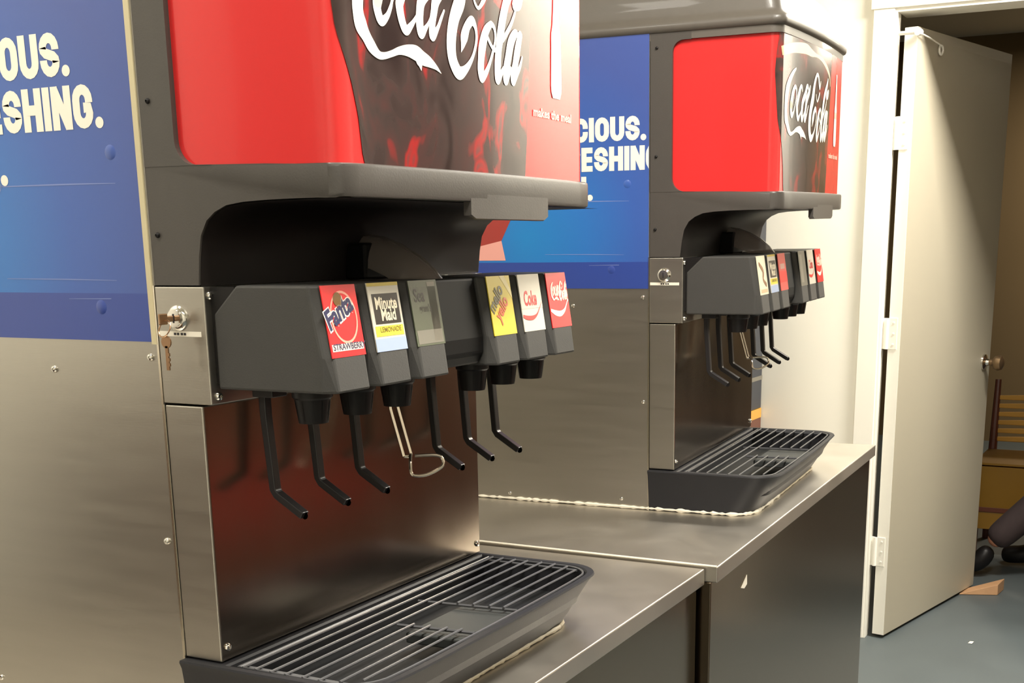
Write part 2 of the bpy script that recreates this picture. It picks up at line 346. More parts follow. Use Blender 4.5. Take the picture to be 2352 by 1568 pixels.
def lab_f(u0, off=.0004):
    def f(x, y):   # x 0..1 across, y 0..1 from the bottom up
        return (u0+x*LW, .2054+.0016-y*.0108+off, rel(1.2335+y*.0685))
    return f
def quad(mb, f, x0, x1, y0, y1, m): mb.add([f(x0, y0), f(x1, y0), f(x1, y1), f(x0, y1)], [(0, 1, 2, 3)], m)
INK = {}
def ink(rgb, rough=.35):
    k = tuple(rgb)
    if k not in INK: INK[k] = mat('ink_%s' % '_'.join(str(int(c)) for c in rgb), rgb, rough, coat=.25)
    return INK[k]
def card(u0, kind, valve):
    f0, f1, f2, f3 = lab_f(u0, .0003), lab_f(u0, .0005), lab_f(u0, .0007), lab_f(u0, .0009)
    asp = LW/.0693
    bg = {'strawberry': (232, 40, 44), 'lemonade': (206, 200, 184), 'green': (88, 94, 74), 'yellow': (214, 190, 48),
          'silver': (204, 198, 184), 'cola': (226, 30, 34), 'cream': (226, 216, 190), 'redpink': (214, 84, 78), 'grey': (112, 110, 100)}[kind]
    mb = MB(ink(bg)); fr = lab_f(u0, -.0008)
    mb.add([fr(0, 0), fr(1, 0), fr(1, 1), fr(0, 1), f0(0, 0), f0(1, 0), f0(1, 1), f0(0, 1)],
           [(0, 1, 2, 3), (4, 5, 6, 7), (0, 1, 5, 4), (1, 2, 6, 5), (2, 3, 7, 6), (3, 0, 4, 7)])
    def T(txt, x, y, s, m, ang=0, shear=0, bold=.02, sx=.8, f=f2):
        ca, sa = cos(radians(ang)), sin(radians(ang))
        font_text(mb, txt, lambda a, b: f(x+(a*s*ca-b*s*sa), y+(a*s*sa+b*s*ca)*asp), m, 1, shear, bold, sx)
    if kind == 'strawberry':
        ribbon(mb, [(.53+.37*cos(a*pi/16), .55+.37*.95*sin(a*pi/16), .035) for a in range(32)], f1, ink((246, 170, 148)), closed=True, cap=False, smooth=0)
        mb.add([f2(.42+.13*cos(a*pi/10), .80+.10*sin(a*pi/10)) for a in range(20)], [list(range(20))], ink((120, 84, 30)))
        T('Fanta', .05, .37, .47, white_ink, 24, .1, .085, .86, f2)
        T('Fanta', .05, .375, .47, navy_ink, 24, .1, .035, .86, f3)
        quad(mb, f1, .04, .96, .085, .185, ink((238, 226, 206)))
        T('STRAWBERRY', .07, .105, .155, ink((70, 62, 90)), 0, 0, .02, .98)
    elif kind == 'lemonade':
        quad(mb, f1, 0, 1, .95, 1, ink((200, 176, 48)))
        quad(mb, f1, .10, .93, .40, .84, ink((40, 32, 24)))
        quad(mb, f1, .0, 1, 0, .19, ink((160, 176, 206)))
        quad(mb, f1, .06, .96, .22, .37, ink((222, 204, 66)))
        T('Minute', .16, .62, .30, ink((226, 216, 190)), 0, 0, .03, .84)
        T('Maid', .30, .45, .30, ink((226, 216, 190)), 0, 0, .03, .84)
        T('LEMONADE', .20, .28, .13, ink((120, 100, 30)), 0, 0, .01, 1)
    elif kind == 'green':
        quad(mb, f1, .64, .92, .06, .97, ink((128, 122, 108)))
        quad(mb, f1, .05, .95, 0.03, .24, ink((122, 118, 106)))
        quad(mb, f1, .0, 1, .24, .90, ink((84, 88, 70)))
        T('Sea', .12, .68, .34, ink((44, 40, 34)), 0, 0, .02)
        T('gram\'s', .26, .52, .20, ink((54, 50, 42)), 0, 0, .02)
    elif kind == 'yellow':
        mb.add([f1(.55, 1), f1(.78, 1), f1(1, .72), f1(1, .60)], [(0, 1, 2, 3)], ink((222, 206, 140)))
        T('mello', .10, .36, .40, ink((84, 76, 46)), 42, 0, .03, .8)
        T('yello', .34, .22, .40, ink((206, 88, 48)), 42, 0, .03, .8)
    elif kind == 'silver':
        quad(mb, f1, 0, 1, .40, 1, ink((206, 198, 182)))
        T('Coke', .14, .46, .44, ink((196, 40, 44)), 0, .15, .03, .62)
        ribbon(mb, [(-.0+.02, .28, .05), (.18, .245, .075), (.45, .235, .075), (.66, .28, .04), (.82, .38, .02), (.97, .50, .01)], f2, ink((214, 44, 40)), cap=False)
    elif kind == 'cola':
        for st in LOGO:
            ribbon(mb, [(.12+(x-.02)*2.65, .48+(z-1.50)*2.9, max(w*4.2, .012)) for x, z, w in st], f2, ink((246, 214, 196)), smooth=3)
        ribbon(mb, [(.02, .33, .05), (.25, .27, .10), (.5, .25, .10), (.72, .31, .06), (.86, .42, .03), (.96, .50, .04)], f2, ink((250, 236, 214)), cap=False)
    elif kind == 'cream':
        ribbon(mb, [(.2, .8, .1), (.6, .6, .14), (.5, .4, .1), (.8, .25, .12)], f2, ink((150, 110, 80)))
        quad(mb, f1, .1, .9, .05, .14, ink((200, 176, 140)))
    elif kind == 'redpink':
        quad(mb, f1, .0, 1, .22, .52, ink((228, 52, 50)))
        quad(mb, f1, .2, .8, .58, .72, ink((196, 150, 140)))
    elif kind == 'grey':
        quad(mb, f1, .12, .5, .1, .9, ink((140, 136, 124)))
    mb.build('flavour_card', valve, label={'strawberry': 'red strawberry flavour card', 'lemonade': 'black, white and yellow lemonade card',
             'green': 'dull grey-green card', 'yellow': 'yellow card with slanted lettering', 'silver': 'silver card with red script',
             'cola': 'red card with white script', 'cream': 'cream card', 'redpink': 'red and pink card', 'grey': 'grey card'}[kind])

def make_valve(root, i, kind):
    u0 = VAL_U[i]-.0064; u1 = u0+.0688
    prof = [(.0688, 1.1993), (.0688, 1.2742), (.0991, 1.3022), (.190, 1.3022)]
    mb = MB(plas_d)
    # body: flat sides, bevelled towards the slanted front
    b = .008
    def pt(u, v, z): return (u, v, rel(z))
    back = [(.0688, 1.1993), (.0688, 1.2742), (.0991, 1.3022), (.186, 1.3022), (.1995, 1.2335), (.196, 1.1993)]
    front = [(.0688, 1.1993), (.0688, 1.2742), (.0991, 1.3022), (.1945, 1.3022), (.207, 1.2335), (.212, 1.1993)]
    loops = [[pt(u0, v, z) for v, z in back], [pt(u0+b, v, z) for v, z in front], [pt(u1-b, v, z) for v, z in front], [pt(u1, v, z) for v, z in back]]
    mb.loft(loops)
    v = mb.build('dispensing_valve', root, bev=.0025)
    card(VAL_U[i], kind, v)
    uc = VAL_U[i]+.028
    nb = MB(blk); c = (uc, .159, 0)
    nb.lathe(c, [(.0205, rel(1.1993)), (.0205, rel(1.192)), (.0185, rel(1.190)), (.0150, rel(1.166)), (.012, rel(1.166)), (.011, rel(1.174))], 'z', 20)
    for k in range(10):
        a = 2*pi*k/10; r0, r1 = .0186, .0155
        nb.add([(c[0]+r0*cos(a-.05), c[1]+r0*sin(a-.05), rel(1.188)), (c[0]+r0*cos(a+.05), c[1]+r0*sin(a+.05), rel(1.188)),
                (c[0]+r1*cos(a+.05), c[1]+r1*sin(a+.05), rel(1.168)), (c[0]+r1*cos(a-.05), c[1]+r1*sin(a-.05), rel(1.168))], [(0, 1, 2, 3)])
    nb.build('nozzle', v, smooth=True)
    lv = MB(lever_m)
    hw = .0052
    cl = [(.098, 1.197, .0045), (.0985, 1.170, .0042), (.1045, 1.093, .004), (.108, 1.088, .004), (.1405, 1.0685, .004)]
    loops = []
    for k, (vv, zz, h) in enumerate(cl):
        a = cl[max(k-1, 0)]; bb = cl[min(k+1, len(cl)-1)]; dv, dz = bb[0]-a[0], bb[1]-a[1]; q = math.hypot(dv, dz); nv, nz = -dz/q*h, dv/q*h
        loops.append([(uc-hw, vv-nv, rel(zz-nz)), (uc+hw, vv-nv, rel(zz-nz)), (uc+hw, vv+nv, rel(zz+nz)), (uc-hw, vv+nv, rel(zz+nz))])
    lv.loft(loops)
    lv.box(uc-.012, uc+.012, .092, .118, rel(1.190), rel(1.1995))
    lv.lathe((uc, .1405, rel(1.0685)), [(.0045, -.0), (.0045, .0)], 'u', 8)
    lv.build('lever', v, bev=.0012)
    return v

POSTER_GAP = {}
def make_dispenser(root, cards, poster_shift, inset):
    # ---- sheet steel carcass
    mb = MB(steel); mb.box(0, WD, -.62, -.0008, 0, rel(1.70)); mb.build('body_panel', root, bev=.001, seg=1)
    mb = MB(steel_edge); mb.box(-.0012, -.0001, -.003, -.0002, 0, rel(1.302)); mb.build('panel_edge', root)
    for v_, z_ in ((-.1537, 1.2132), (-.0132, 1.2298), (-.0122, 1.0353), (-.2976, .8395), (-.0568, .8446)):
        sc = MB(chrome); screw(sc, 0, v_, z_, 'u', .0038); sc.build('screw', root, smooth=True)
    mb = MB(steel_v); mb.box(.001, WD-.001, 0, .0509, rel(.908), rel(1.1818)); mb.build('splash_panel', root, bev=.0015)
    mb = MB(steel); mb.box(0.0, .006, 0, .0505, rel(.9075), rel(1.1815)); mb.build('side_column', root, bev=.0015, label='narrow steel column beside the splash panel')
    mb = MB(steel); mb.box(-.001, WD+.001, 0, .0644, rel(1.1835), rel(1.3009)); mb.build('lock_panel', root, bev=.0012)
    for u_, v_, z_ in ((.008, .0644, 1.292), (.010, .0644, 1.1915), (.010, .0509, .922), (WD-.010, .0509, .9225), (WD-.008, .0644, 1.292)):
        sc = MB(chrome); screw(sc, u_, v_, z_, 'v', .0045); sc.build('screw', root, smooth=True)
    lk = MB(chrome); c = (-.001, .0286, rel(1.2700))
    lk.lathe(c, [(.0128, 0), (.0128, -.0015), (.0110, -.0035), (.0092, -.0040), (.0088, -.0066), (.0001, -.0070)], 'u', 24)
    lo = lk.build('lock', root, smooth=True)
    MB(dark_ink).box(-.0084, -.0078, .0278, .0294, rel(1.2655), rel(1.2745)).build('keyhole', lo)
    st = MB(label_w); st.box(-.0016, -.0009, .0015, .0575, rel(1.2518), rel(1.2568))
    for a in (.022, .026, .031, .035): st.box(-.0018, -.0016, a, a+.003, rel(1.2531), rel(1.2555), dark_ink)
    st.build('label_strip', root, label='thin white label strip under the lock')
    # ---- poster with its printed lettering
    PM = poster_material('poster_print', poster_shift)
    v1 = -.0018-inset
    po = MB(PM); po.box(-.0012, -.0002, -.60, v1, rel(1.2455), rel(1.697))
    for v_, z_ in ((-.0431, 1.4322), (-.075, 1.2798)): po.lathe((-.0012, v_, rel(z_)), [(.0075, 0), (.006, -.0005), (.003, -.0010), (.0001, -.0011)], 'u', 14)
    po_ = po.build('poster', root, smooth=True)
    s = -poster_shift
    for P in ([(-.24, 1.404, .0006), (-.12, 1.4035, .0014), (-.04, 1.4025, .0005)], [(-.21, 1.3085, .0005), (-.12, 1.308, .0010), (-.05, 1.307, .0004)], [(-.12, 1.288, .0004), (-.06, 1.2885, .0008)], [(-.238, 1.3775, .0004), (-.21, 1.395, .0012), (-.20, 1.41, .0004)]):
        q = MB(scratch); ribbon(q, [(x, y, w) for x, y, w in P], lambda x, y: (-.0014, x, rel(y)), scratch); q.build('scratch_mark', po_)
    q = MB(white_ink); q.add([(-.0014, -.250, rel(1.265)), (-.0014, -.2365, rel(1.265)), (-.0014, -.2365, rel(1.267)), (-.0014, -.250, rel(1.267))], [(0, 1, 2, 3)]); q.build('fine_print', po_)
    f = lambda x, y: (-.0015, x, rel(y))
    le = MB(white_ink)
    word(le, 'DELICIOUS.', -.0885+.0005+s, 1.5075, .0422, f, white_ink, .05)
    word(le, 'REFRESHING.', -.0487+s, 1.4562, .0422, f, white_ink, .05)
    word(le, 'FUN.', -.1925+s, 1.4050, .0425, f, white_ink, .05)
    # clip what runs past the poster edge
    bmv = [(a, min(b, v1-.0002), c_) for a, b, c_ in le.v]; le.v = bmv
    le.build('poster_lettering', po_)
    cup = MB(ink((168, 50, 46)))
    g = lambda x, y: (-.0016, x+s, rel(y))
    cup.add([g(-.42, 1.415), g(-.30, 1.425), g(-.362, 1.372), g(-.382, 1.335), g(-.50, 1.31)], [(0, 1, 2, 3, 4)], ink((156, 58, 52)))
    cup.add([g(-.50, 1.31), g(-.382, 1.335), g(-.374, 1.298), g(-.50, 1.298)], [(0, 1, 2, 3)], ink((224, 160, 148)))
    cup.v = [(a, max(b, -.598), c_) for a, b, c_ in cup.v]
    cup.build('poster_picture', po_)
    if inset:
        MB(trim_b).box(-.0016, 0, v1+.0002, -.0025, rel(1.243), rel(1.70)).build('edge_strip', root, label='cream strip between the poster and the plastic front')
    # ---- moulded head: neck, fillet and lower lip in one shell
    prof = [(0, 1.3022), (.058, 1.3022), (.0612, 1.330), (.0655, 1.350), (.0740, 1.3640), (.0850, 1.3720), (.1000, 1.3780), (.1200, 1.3805), (.1520, 1.3818), (.20, 1.3822), (.238, 1.3822), (.2485, 1.3818), (.2512, 1.3828), (.252, 1.386), (.252, 1.398), (.252, 1.4085), (.2512, 1.4113), (.2485, 1.4125), (.20, 1.4130), (.15, 1.4145), (.06, 1.4165), (0, 1.4165)]
    us = [0, .002, .006, .012, .02]+[.02+(WD-.04)*i/16 for i in range(1, 16)]+[WD-.02, WD-.012, WD-.006, WD-.002, WD]
    loops = []
    for u in us:
        e = min(u, WD-u); k = 0
        if e < .020: k = .020-math.sqrt(max(0, .020**2-(.020-e)**2))
        L = []
        for v_, z_ in prof:
            s_ = min(1, max(0, (v_-.15)/.09)); L.append((taper(u, v_), v_+s_*(-.010+.012*(1-((u-.278)/.278)**2)-k), rel(z_)))
        loops.append(L)
    hd = MB(plas).loft(loops).build('head_shell', root, bev=0, smooth=True, angle=40)
    # liner over neck and fillet: black plastic, recess shade also put into its colour
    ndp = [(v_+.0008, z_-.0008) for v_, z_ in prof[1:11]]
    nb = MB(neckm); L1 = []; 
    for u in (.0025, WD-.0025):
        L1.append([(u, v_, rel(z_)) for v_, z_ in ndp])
    nb.loft(L1, closed=False, cap0=False, cap1=False).build('recess_shade_liner', root, smooth=True)
    sk = MB(plas); S_ = []
    for k in range(19):
        u = .2055+.1800*k/18; e = min(u-.2055, .3855-u); zb_ = 1.3640+(.004 if e < .003 else .0015 if e < .008 else 0)
        S_.append([(u, vlip(u)-.009, rel(zb_)), (u, vlip(u)-.009, rel(1.390)), (u, vlip(u)+.0001, rel(1.390)), (u, vlip(u)+.0001, rel(zb_+.001)), (u, vlip(u)-.0018, rel(zb_))])
    sk.loft(S_).build('chute_skirt', root, smooth=True)
    # ---- cheeks that frame the side windows of the display
    for u0, u1 in ((-.0005, .010), (WD-.010, WD+.0005)):
        P = [(.0003, 1.4164), (.085, 1.4159), (.085, 1.4160)]
        cx_, cz = .041+.024, 1.4165+.024
        P += [(cx_+.024*cos(radians(a)), cz+.024*sin(radians(a))) for a in range(270, 179, -10)]
        cz2 = 1.671-.020
        P += [(.041+.020+.020*cos(radians(a)), cz2+.020*sin(radians(a))) for a in range(180, 89, -10)]
        P += [(.075, 1.671), (.075, 1.6838), (.0003, 1.6838)]
        wf_ = MB(plas).prism([(v_, rel(z_)) for v_, z_ in P], 'u', u0, u1).build('window_frame', root, smooth=True)
        vg = wf_.vertex_groups.new(name='opening'); nP = len(P); keep = [i for i in range(2, nP-2)]
        vg.add([i for i in keep]+[nP+i for i in keep], 1, 'REPLACE')
        bv = wf_.modifiers.new('bevel', 'BEVEL'); bv.width = .0042; bv.segments = 4; bv.limit_method = 'VGROUP'; bv.vertex_group = 'opening'

    for v_, z_ in ((.0116, 1.4777), (.0101, 1.3512), (.012, 1.66)):
        sc = MB(blk); screw(sc, 0, v_, z_, 'u', .0028); sc.build('screw', root, smooth=True, label='small black screw')
    # ---- lit-panel display that wraps round the front
    ol = []
    O = [D(t, 0, 0)[:2] for t in [-.22+.19*i/2 for i in range(3)]+[T0-R0*pi/2+R0*pi/2*i/16 for i in range(17)]+[.026+.252*i/8 for i in range(1, 9)]]
    O = [p for p in O if p[0] < .265]
    O = O+[(WF-p[0]+(WD-WF)*(1-min(1, max(0, (p[1]-.06)/.16))), vdis(WF-p[0]) if p[0] >= T0 else p[1]-(vdis(T0)-vdis(WF-T0))) for p in O[::-1]]
    dp = MB(red_m).loft([[(p[0], p[1], rel(z)) for p in O] for z in (1.4126, 1.4128, 1.672)]).build('display', root, smooth=True, angle=50)
    ct = [(1.4125, .041), (1.4228, .038), (1.4565, .034), (1.4823, .027), (1.505, .019), (1.528, .0115), (1.552, .009), (1.609, .004), (1.64, .006), (1.672, .010)]
    rtb = [(1.4125, .3453), (1.4629, .3525), (1.5562, .361), (1.603, .3665), (1.672, .366)]
    def itp(T, z):
        for (a, b), (c_, d_) in zip(T, T[1:]):
            if a <= z <= c_: return b+(d_-b)*(z-a)/(c_-a)
        return T[-1][1]
    gp = MB(cola_m); Z = [1.4129+(1.6715-1.4129)*k/26 for k in range(27)]; NT = 130
    vs = []; fs = []
    for z in Z:
        a, b = itp(ct, z), itp(rtb, z)
        for j in range(NT+1): vs.append(D(a+(b-a)*j/NT, rel(z), .0007))
    for k in range(len(Z)-1):
        for j in range(NT): fs.append((k*(NT+1)+j, k*(NT+1)+j+1, (k+1)*(NT+1)+j+1, (k+1)*(NT+1)+j))
    gp.add(vs, fs)
    for st_ in ([(.016, 1.643, .015), (.03, 1.646, .016), (.08, 1.654, .017), (.15, 1.659, .018), (.19, 1.656, .013), (.226, 1.655, .006), (.27, 1.653, .008), (.32, 1.642, .009), (.35, 1.628, .006), (.359, 1.612, .003)],):
        ribbon(gp, st_, lambda x, y: D(x, rel(y), .0010), foam_m, cap=False)
    gp.build('cola_glass_picture', dp, smooth=True)
    lg = MB(white_ink)
    for st_ in LOGO:
        ribbon(lg, st_, lambda x, y: D(x, rel(y), .0014), white_ink, smooth=10)
    bot = [(1.640, .0055), (1.635, .006), (1.631, .0045), (1.6125, .0070), (1.598, .0082), (1.584, .0101), (1.5748, .0134), (1.5686, .014)]
    BU = .4332
    for P in (bot, [(1.5567, .014), (1.5365, .0147), (1.517, .0154), (1.510, .0142), (1.504, .0103)]):
        vs = [D(BU-w, rel(z), .0008) for z, w in P]+[D(BU+w, rel(z), .0008) for z, w in P]; n = len(P)
        lg.add(vs, [(i, i+1, n+i+1, n+i) for i in range(n-1)], white_ink)
    P = [(1.5686, .014), (1.5567, .014)]
    lg.add([D(BU-w, rel(z), .0008) for z, w in P]+[D(BU+w, rel(z), .0008) for z, w in P], [(0, 1, 3, 2)], pink_ink)
    font_text(lg, 'makes the meal', lambda x, y: D(.368+x, rel(1.4803+y), .0009), pink_ink, .0135, 0, .0004, 1.30)
    lg.build('display_lettering', dp)
    # ---- hood
    H = [(.0, 1.672, 0), (0, 1.684, 0), (-.004, 1.686, 0), (-.006, 1.690, 0), (-.006, 1.697, 0), (-.004, 1.701, 0), (.004, 1.706, 0), (.0075, 1.713, .0), (.009, 1.729, .002), (.012, 1.749, .008), (.018, 1.773, .020), (.028, 1.793, .032), (.045, 1.812, .05), (.075, 1.826, .07), (.12, 1.832, .09)]
    loops = []
    for ins, z, ex in H:
        L = outline(ins, -.62+max(0, ins), .234-ex, .022 if z < 1.70 else .026)
        loops.append(at(L, z))
    MB(hoodm).loft(loops).build('hood', root, smooth=True, angle=50)
    # ---- ice chute between the two valve groups
    cb = MB(jet)
    a, b = .2335, .3262
    cb.loft([[(u_, v_, rel(z_)) for v_, z_ in ((.0644, 1.204), (.0644, 1.2742), (.0991, 1.3010), (.184, 1.3010), (.196, 1.2335), (.196, 1.215), (.188, 1.202))] for u_ in (a, b)])
    cb.box(.246, .318, .0585, .088, rel(1.3005), rel(1.342))
    cb.build('ice_chute_housing', root, bev=.003)
    ch = MB(chute_m); L = []
    for v_, z_, w in ((.070, 1.352, .030), (.090, 1.349, .031), (.112, 1.341, .033), (.134, 1.329, .035), (.152, 1.314, .036), (.163, 1.300, .037)):
        L.append([(.281+w*cos(radians(a_)), v_, rel(z_-.036*(1-sin(radians(a_))))) for a_ in range(0, 181, 15)])
    ch.loft(L, closed=False, cap0=False, cap1=False)
    ch.build('ice_chute', root, smooth=True, label='smoked translucent ice chute')
    wr = MB(wire_m); uw = .279
    for s_ in (-.008, .008):
        wr.tube([(uw+s_, .094, rel(1.205)), (uw+s_, .097, rel(1.15)), (uw+s_, .1135, rel(1.094))], .0020)
    wr.tube([(uw-.008, .1135, rel(1.094)), (uw, .117, rel(1.093)), (uw+.008, .1135, rel(1.094))], .0020)
    wr.tube(catmull([(uw, .118, rel(1.094)), (uw-.012, .125, rel(1.088)), (uw-.016, .1300, rel(1.074)), (uw-.004, .142, rel(1.073)), (uw+.014, .152, rel(1.080)), (uw+.018, .152, rel(1.088)), (uw+.014, .146, rel(1.094)), (uw, .124, rel(1.094))], 4), .0020, closed=False)
    wr.build('ice_lever', root, smooth=True, label='bent steel wire lever under the ice chute')
    for i, k in enumerate(cards): make_valve(root, i, k)
    # ---- valve back blocks
    for i in range(6): MB(blk).box(VAL_U[i]-.004, VAL_U[i]+.060, .0644, .095, rel(1.205), rel(1.3005)).build('valve_mount', root)
    # ---- drip tray
    def tl(u0, u1, v0, v1, rc, z, bow=.004):
        L = [(u0, v0)]; n = 8
        for i in range(n+1):
            a = pi-(pi/2)*i/n; L.append((u0+rc+rc*cos(a), v1-rc+rc*sin(a)))
        for i in range(1, 12):
            u = u0+rc+(u1-u0-2*rc)*i/12; x = (u-(u0+u1)/2)/((u1-u0)/2); L.append((u, v1+bow*(1-x*x)))
        for i in range(n+1):
            a = pi/2-(pi/2)*i/n; L.append((u1-rc+rc*cos(a), v1-rc+rc*sin(a)))
        L.append((u1, v0)); return [(p[0], p[1], rel(z)) for p in L]
    zt = .9058
    tr = MB(tray_m)
    tr.loft([tl(.002, .550, .0, .200, .05, ZC+.0005, .002), tl(0, .552, .0, .204, .05, .834), tl(-.008, .558, 0, .243, .052, .896), tl(-.011, .560, 0, .2505, .055, .9035), tl(-.010, .559, 0, .2495, .055, zt),
             tl(-.002, .551, .056, .2415, .049, zt), tl(.0, .549, .058, .2395, .048, .9035), tl(.006, .544, .0600, .226, .042, .8640)])
    # floor of the basin in a paler worn plastic
    tray = tr.build('drip_tray', root, smooth=True, angle=30)
    MB(pad_m).loft([tl(.205, .335, .150, .2385, .004, .884, 0), tl(.205, .335, .150, .2385, .004, .897, 0)]).build('cup_rest', tray, bev=.002, label='flat pad in the middle of the tray')
    MB(tray_in).loft([tl(.008, .542, .0605, .224, .040, .8645), tl(.008, .542, .0605, .224, .040, .8655)]).build('basin_floor', tray)
    gr = MB(grate_m); zb = .9052
    bars = [.077, .0935, .1135, .1330, .1555, .1765, .1985, .2175]
    for k, v_ in enumerate(bars):
        e = 0 if v_ < .19 else (v_-.19)*.75
        a, b = .002+e, .546-e
        if v_ < .14: gr.tube([(a, v_, rel(zb)), (b, v_, rel(zb))], .0015, 6)
        else:
            gr.tube([(a, v_, rel(zb)), (.2155+(v_-.15)*.10, v_, rel(zb))], .0015, 6)
            gr.tube([(.315+(v_-.15)*.10, v_, rel(zb)), (b, v_, rel(zb))], .0015, 6)
    gr.tube([(.312, .100, rel(zb-.003)), (.326, .2345, rel(zb-.003))], .0022, 6)
    gr.tube([(.2125, .134, rel(zb-.003)), (.2225, .2345, rel(zb-.003))], .0022, 6)
    gr.tube([(.012, .066, rel(zb-.003)), (.012, .215, rel(zb-.003))], .002, 6)
    gr.tube([(.536, .066, rel(zb-.003)), (.536, .215, rel(zb-.003))], .002, 6)
    ring = tl(.003, .546, .0700, .2355, .044, zb-.001)
    gr.tube(ring, .0016, 6, closed=True)
    gr.build('grate', tray, smooth=True)
    return root

def seal_path(mb, pts, r, m, jag=.35):
    P = []
    for a, b in zip(pts, pts[1:]):
        n = max(2, int((Vector(b)-Vector(a)).length/.006))
        P += [tuple(Vector(a).lerp(Vector(b), i/n)) for i in range(n)]
    P.append(pts[-1])
    mb.tube(P, [r*(1+random.uniform(-jag, jag*1.3)) for _ in P], 6, m)

A = empty('beverage_dispenser', 0, 0, ZC, 'near grey and steel fountain drink dispenser with a key hanging in its lock', 'drink dispenser')
make_dispenser(A, ['strawberry', 'lemonade', 'green', 'yellow', 'silver', 'cola'], 0, .0075)
B = empty('beverage_dispenser', 0, 0, 0, 'far grey and steel fountain drink dispenser next to the white wall and door', 'drink dispenser')
make_dispenser(B, ['cream', 'lemonade', 'redpink', 'grey', 'silver', 'cola'], -.0807, 0)
PH, TI = -.0541, .0178; T2 = (1.2655, .0254, .0103)
def w2(u, v, z):
    """far dispenser frame -> world u, v, z"""
    x = u*cos(TI)-z*sin(TI); zz = u*sin(TI)+z*cos(TI)
    return (T2[0]+x*cos(PH)-v*sin(PH), T2[1]+x*sin(PH)+v*cos(PH), T2[2]+zz)
o0 = w2(0, 0, ZC); ex = Vector(w2(1, 0, ZC))-Vector(o0); ey = Vector(w2(0, 1, ZC))-Vector(o0); ez = Vector(w2(0, 0, ZC+1))-Vector(o0)
mm = Matrix.Identity(4)
cols = [Vector((ex[0], -ex[1], ex[2])), -Vector((ey[0], -ey[1], ey[2])), Vector((ez[0], -ez[1], ez[2]))]
for j in range(3):
    for i in range(3): mm[i][j] = cols[j][i]
mm[0][3], mm[1][3], mm[2][3] = o0[0], -o0[1], o0[2]
B.matrix_world = mm

sl = MB(seal_b)
def base_path(v1=.203):
    L = [(-.001, .0, .0035)]
    for i in range(9):
        a = pi-(pi/2)*i/8; L.append((.05+.05*cos(a)-.001, v1-.05+.05*sin(a), .0035))
    for i in range(1, 13): L.append((.05+.45*i/12, v1+.002, .0035))
    for i in range(9):
        a = pi/2-(pi/2)*i/8; L.append((.502+.05*cos(a), v1-.05+.05*sin(a), .0035))
    return L
seal_path(sl, base_path(), .0028, seal_b); sl.build('sealant_bead', A, smooth=True)
sl = MB(seal_m); seal_path(sl, base_path()[:14], .0028, seal_m, .55); seal_path(sl, base_path()[13:], .0022, seal_b); seal_path(sl, [(-.002, .0, .0035), (-.002, -.55, .0035)], .0026, seal_m, .55)
sl.build('sealant_bead', B, smooth=True)

# key left in the near lock, with a second key hanging below it
K = empty('key', -.0085, .0286, 1.2700, 'brass key in the near lock with a second key hanging from its ring', 'key')
kb = MB(brass)
kb.box(-.009, 0, -.001, .001, -.003, .003); kb.box(-.020, -.008, -.0011, .0011, -.0055, .0055)
kb.build('key_in_lock', K, bev=.001)
kb = MB(brass); kb.tube([(-.016+.004*sin(a*pi/8), .003+.007*cos(a*pi/8), -.009+.008*sin(a*pi/8)) for a in range(16)], .0007, 6, closed=True); kb.build('key_ring', K)
kb = MB(brass); kb.lathe((-.016, .004, -.022), [(.0062, -.0008), (.0062, .0008)], 'u', 14)
kb.box(-.0168, -.0152, .0022, .0058, -.050, -.026)
for z_ in (-.036, -.041, -.046): kb.box(-.0168, -.0152, .0058, .0070, z_, z_+.003)
kb.build('spare_key', K)

# ------------------------------------------------------------------ counter cabinets
def slab(mb, top, th, m=None):
    n = len(top); mb.add(list(top)+[(p[0], p[1], p[2]-th) for p in top],
        [list(range(n)), [n+i for i in range(n)][::-1]]+[(i, (i+1) % n, n+(i+1) % n, n+i) for i in range(n)], m)
C1 = empty('counter_cabinet', .3, .0, 0, 'stainless steel counter cabinet under the near dispenser', 'counter')
def cabinet(root, org, q, right_end=True):
    """q = top corners front-left, front-right, back-right, back-left (u,v,z)"""
    q = [Vector((a-org[0], b-org[1], c)) for a, b, c in q]
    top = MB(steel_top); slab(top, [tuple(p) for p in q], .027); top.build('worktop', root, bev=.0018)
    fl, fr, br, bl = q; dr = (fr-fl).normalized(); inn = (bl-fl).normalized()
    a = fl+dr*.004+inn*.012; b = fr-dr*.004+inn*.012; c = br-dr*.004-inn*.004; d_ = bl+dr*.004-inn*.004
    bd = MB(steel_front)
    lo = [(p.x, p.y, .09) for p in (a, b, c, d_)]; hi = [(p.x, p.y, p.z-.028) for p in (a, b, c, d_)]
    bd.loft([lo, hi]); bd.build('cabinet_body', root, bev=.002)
    kk = MB(blk); i2 = inn*.06
    lo = [((p+o).x, (p+o).y, .0) for p, o in zip((a, b, c, d_), (i2, i2, -i2, -i2))]; hi = [(x, y, .09) for x, y, _ in lo]
    kk.loft([lo, hi]); kk.build('toe_kick', root)
    return a, b
cabinet(C1, (.3, 0), [(-.30, .2860, ZC), (.8985, .2700, ZC), (.896, -.62, ZC), (-.30, -.62, ZC)])
C2 = empty('counter_cabinet', 1.6, 0, 0, 'stainless steel counter cabinet under the far dispenser, with a torn white sticker', 'counter')
p0, p1, p2, p3 = w2(-.3614, .2445, ZC), w2(.8715, .2803, ZC), w2(.840, -.60, ZC), w2(-.3135, -.62, ZC)
a2, b2 = cabinet(C2, (1.6, 0), [p0, p1, p2, p3])
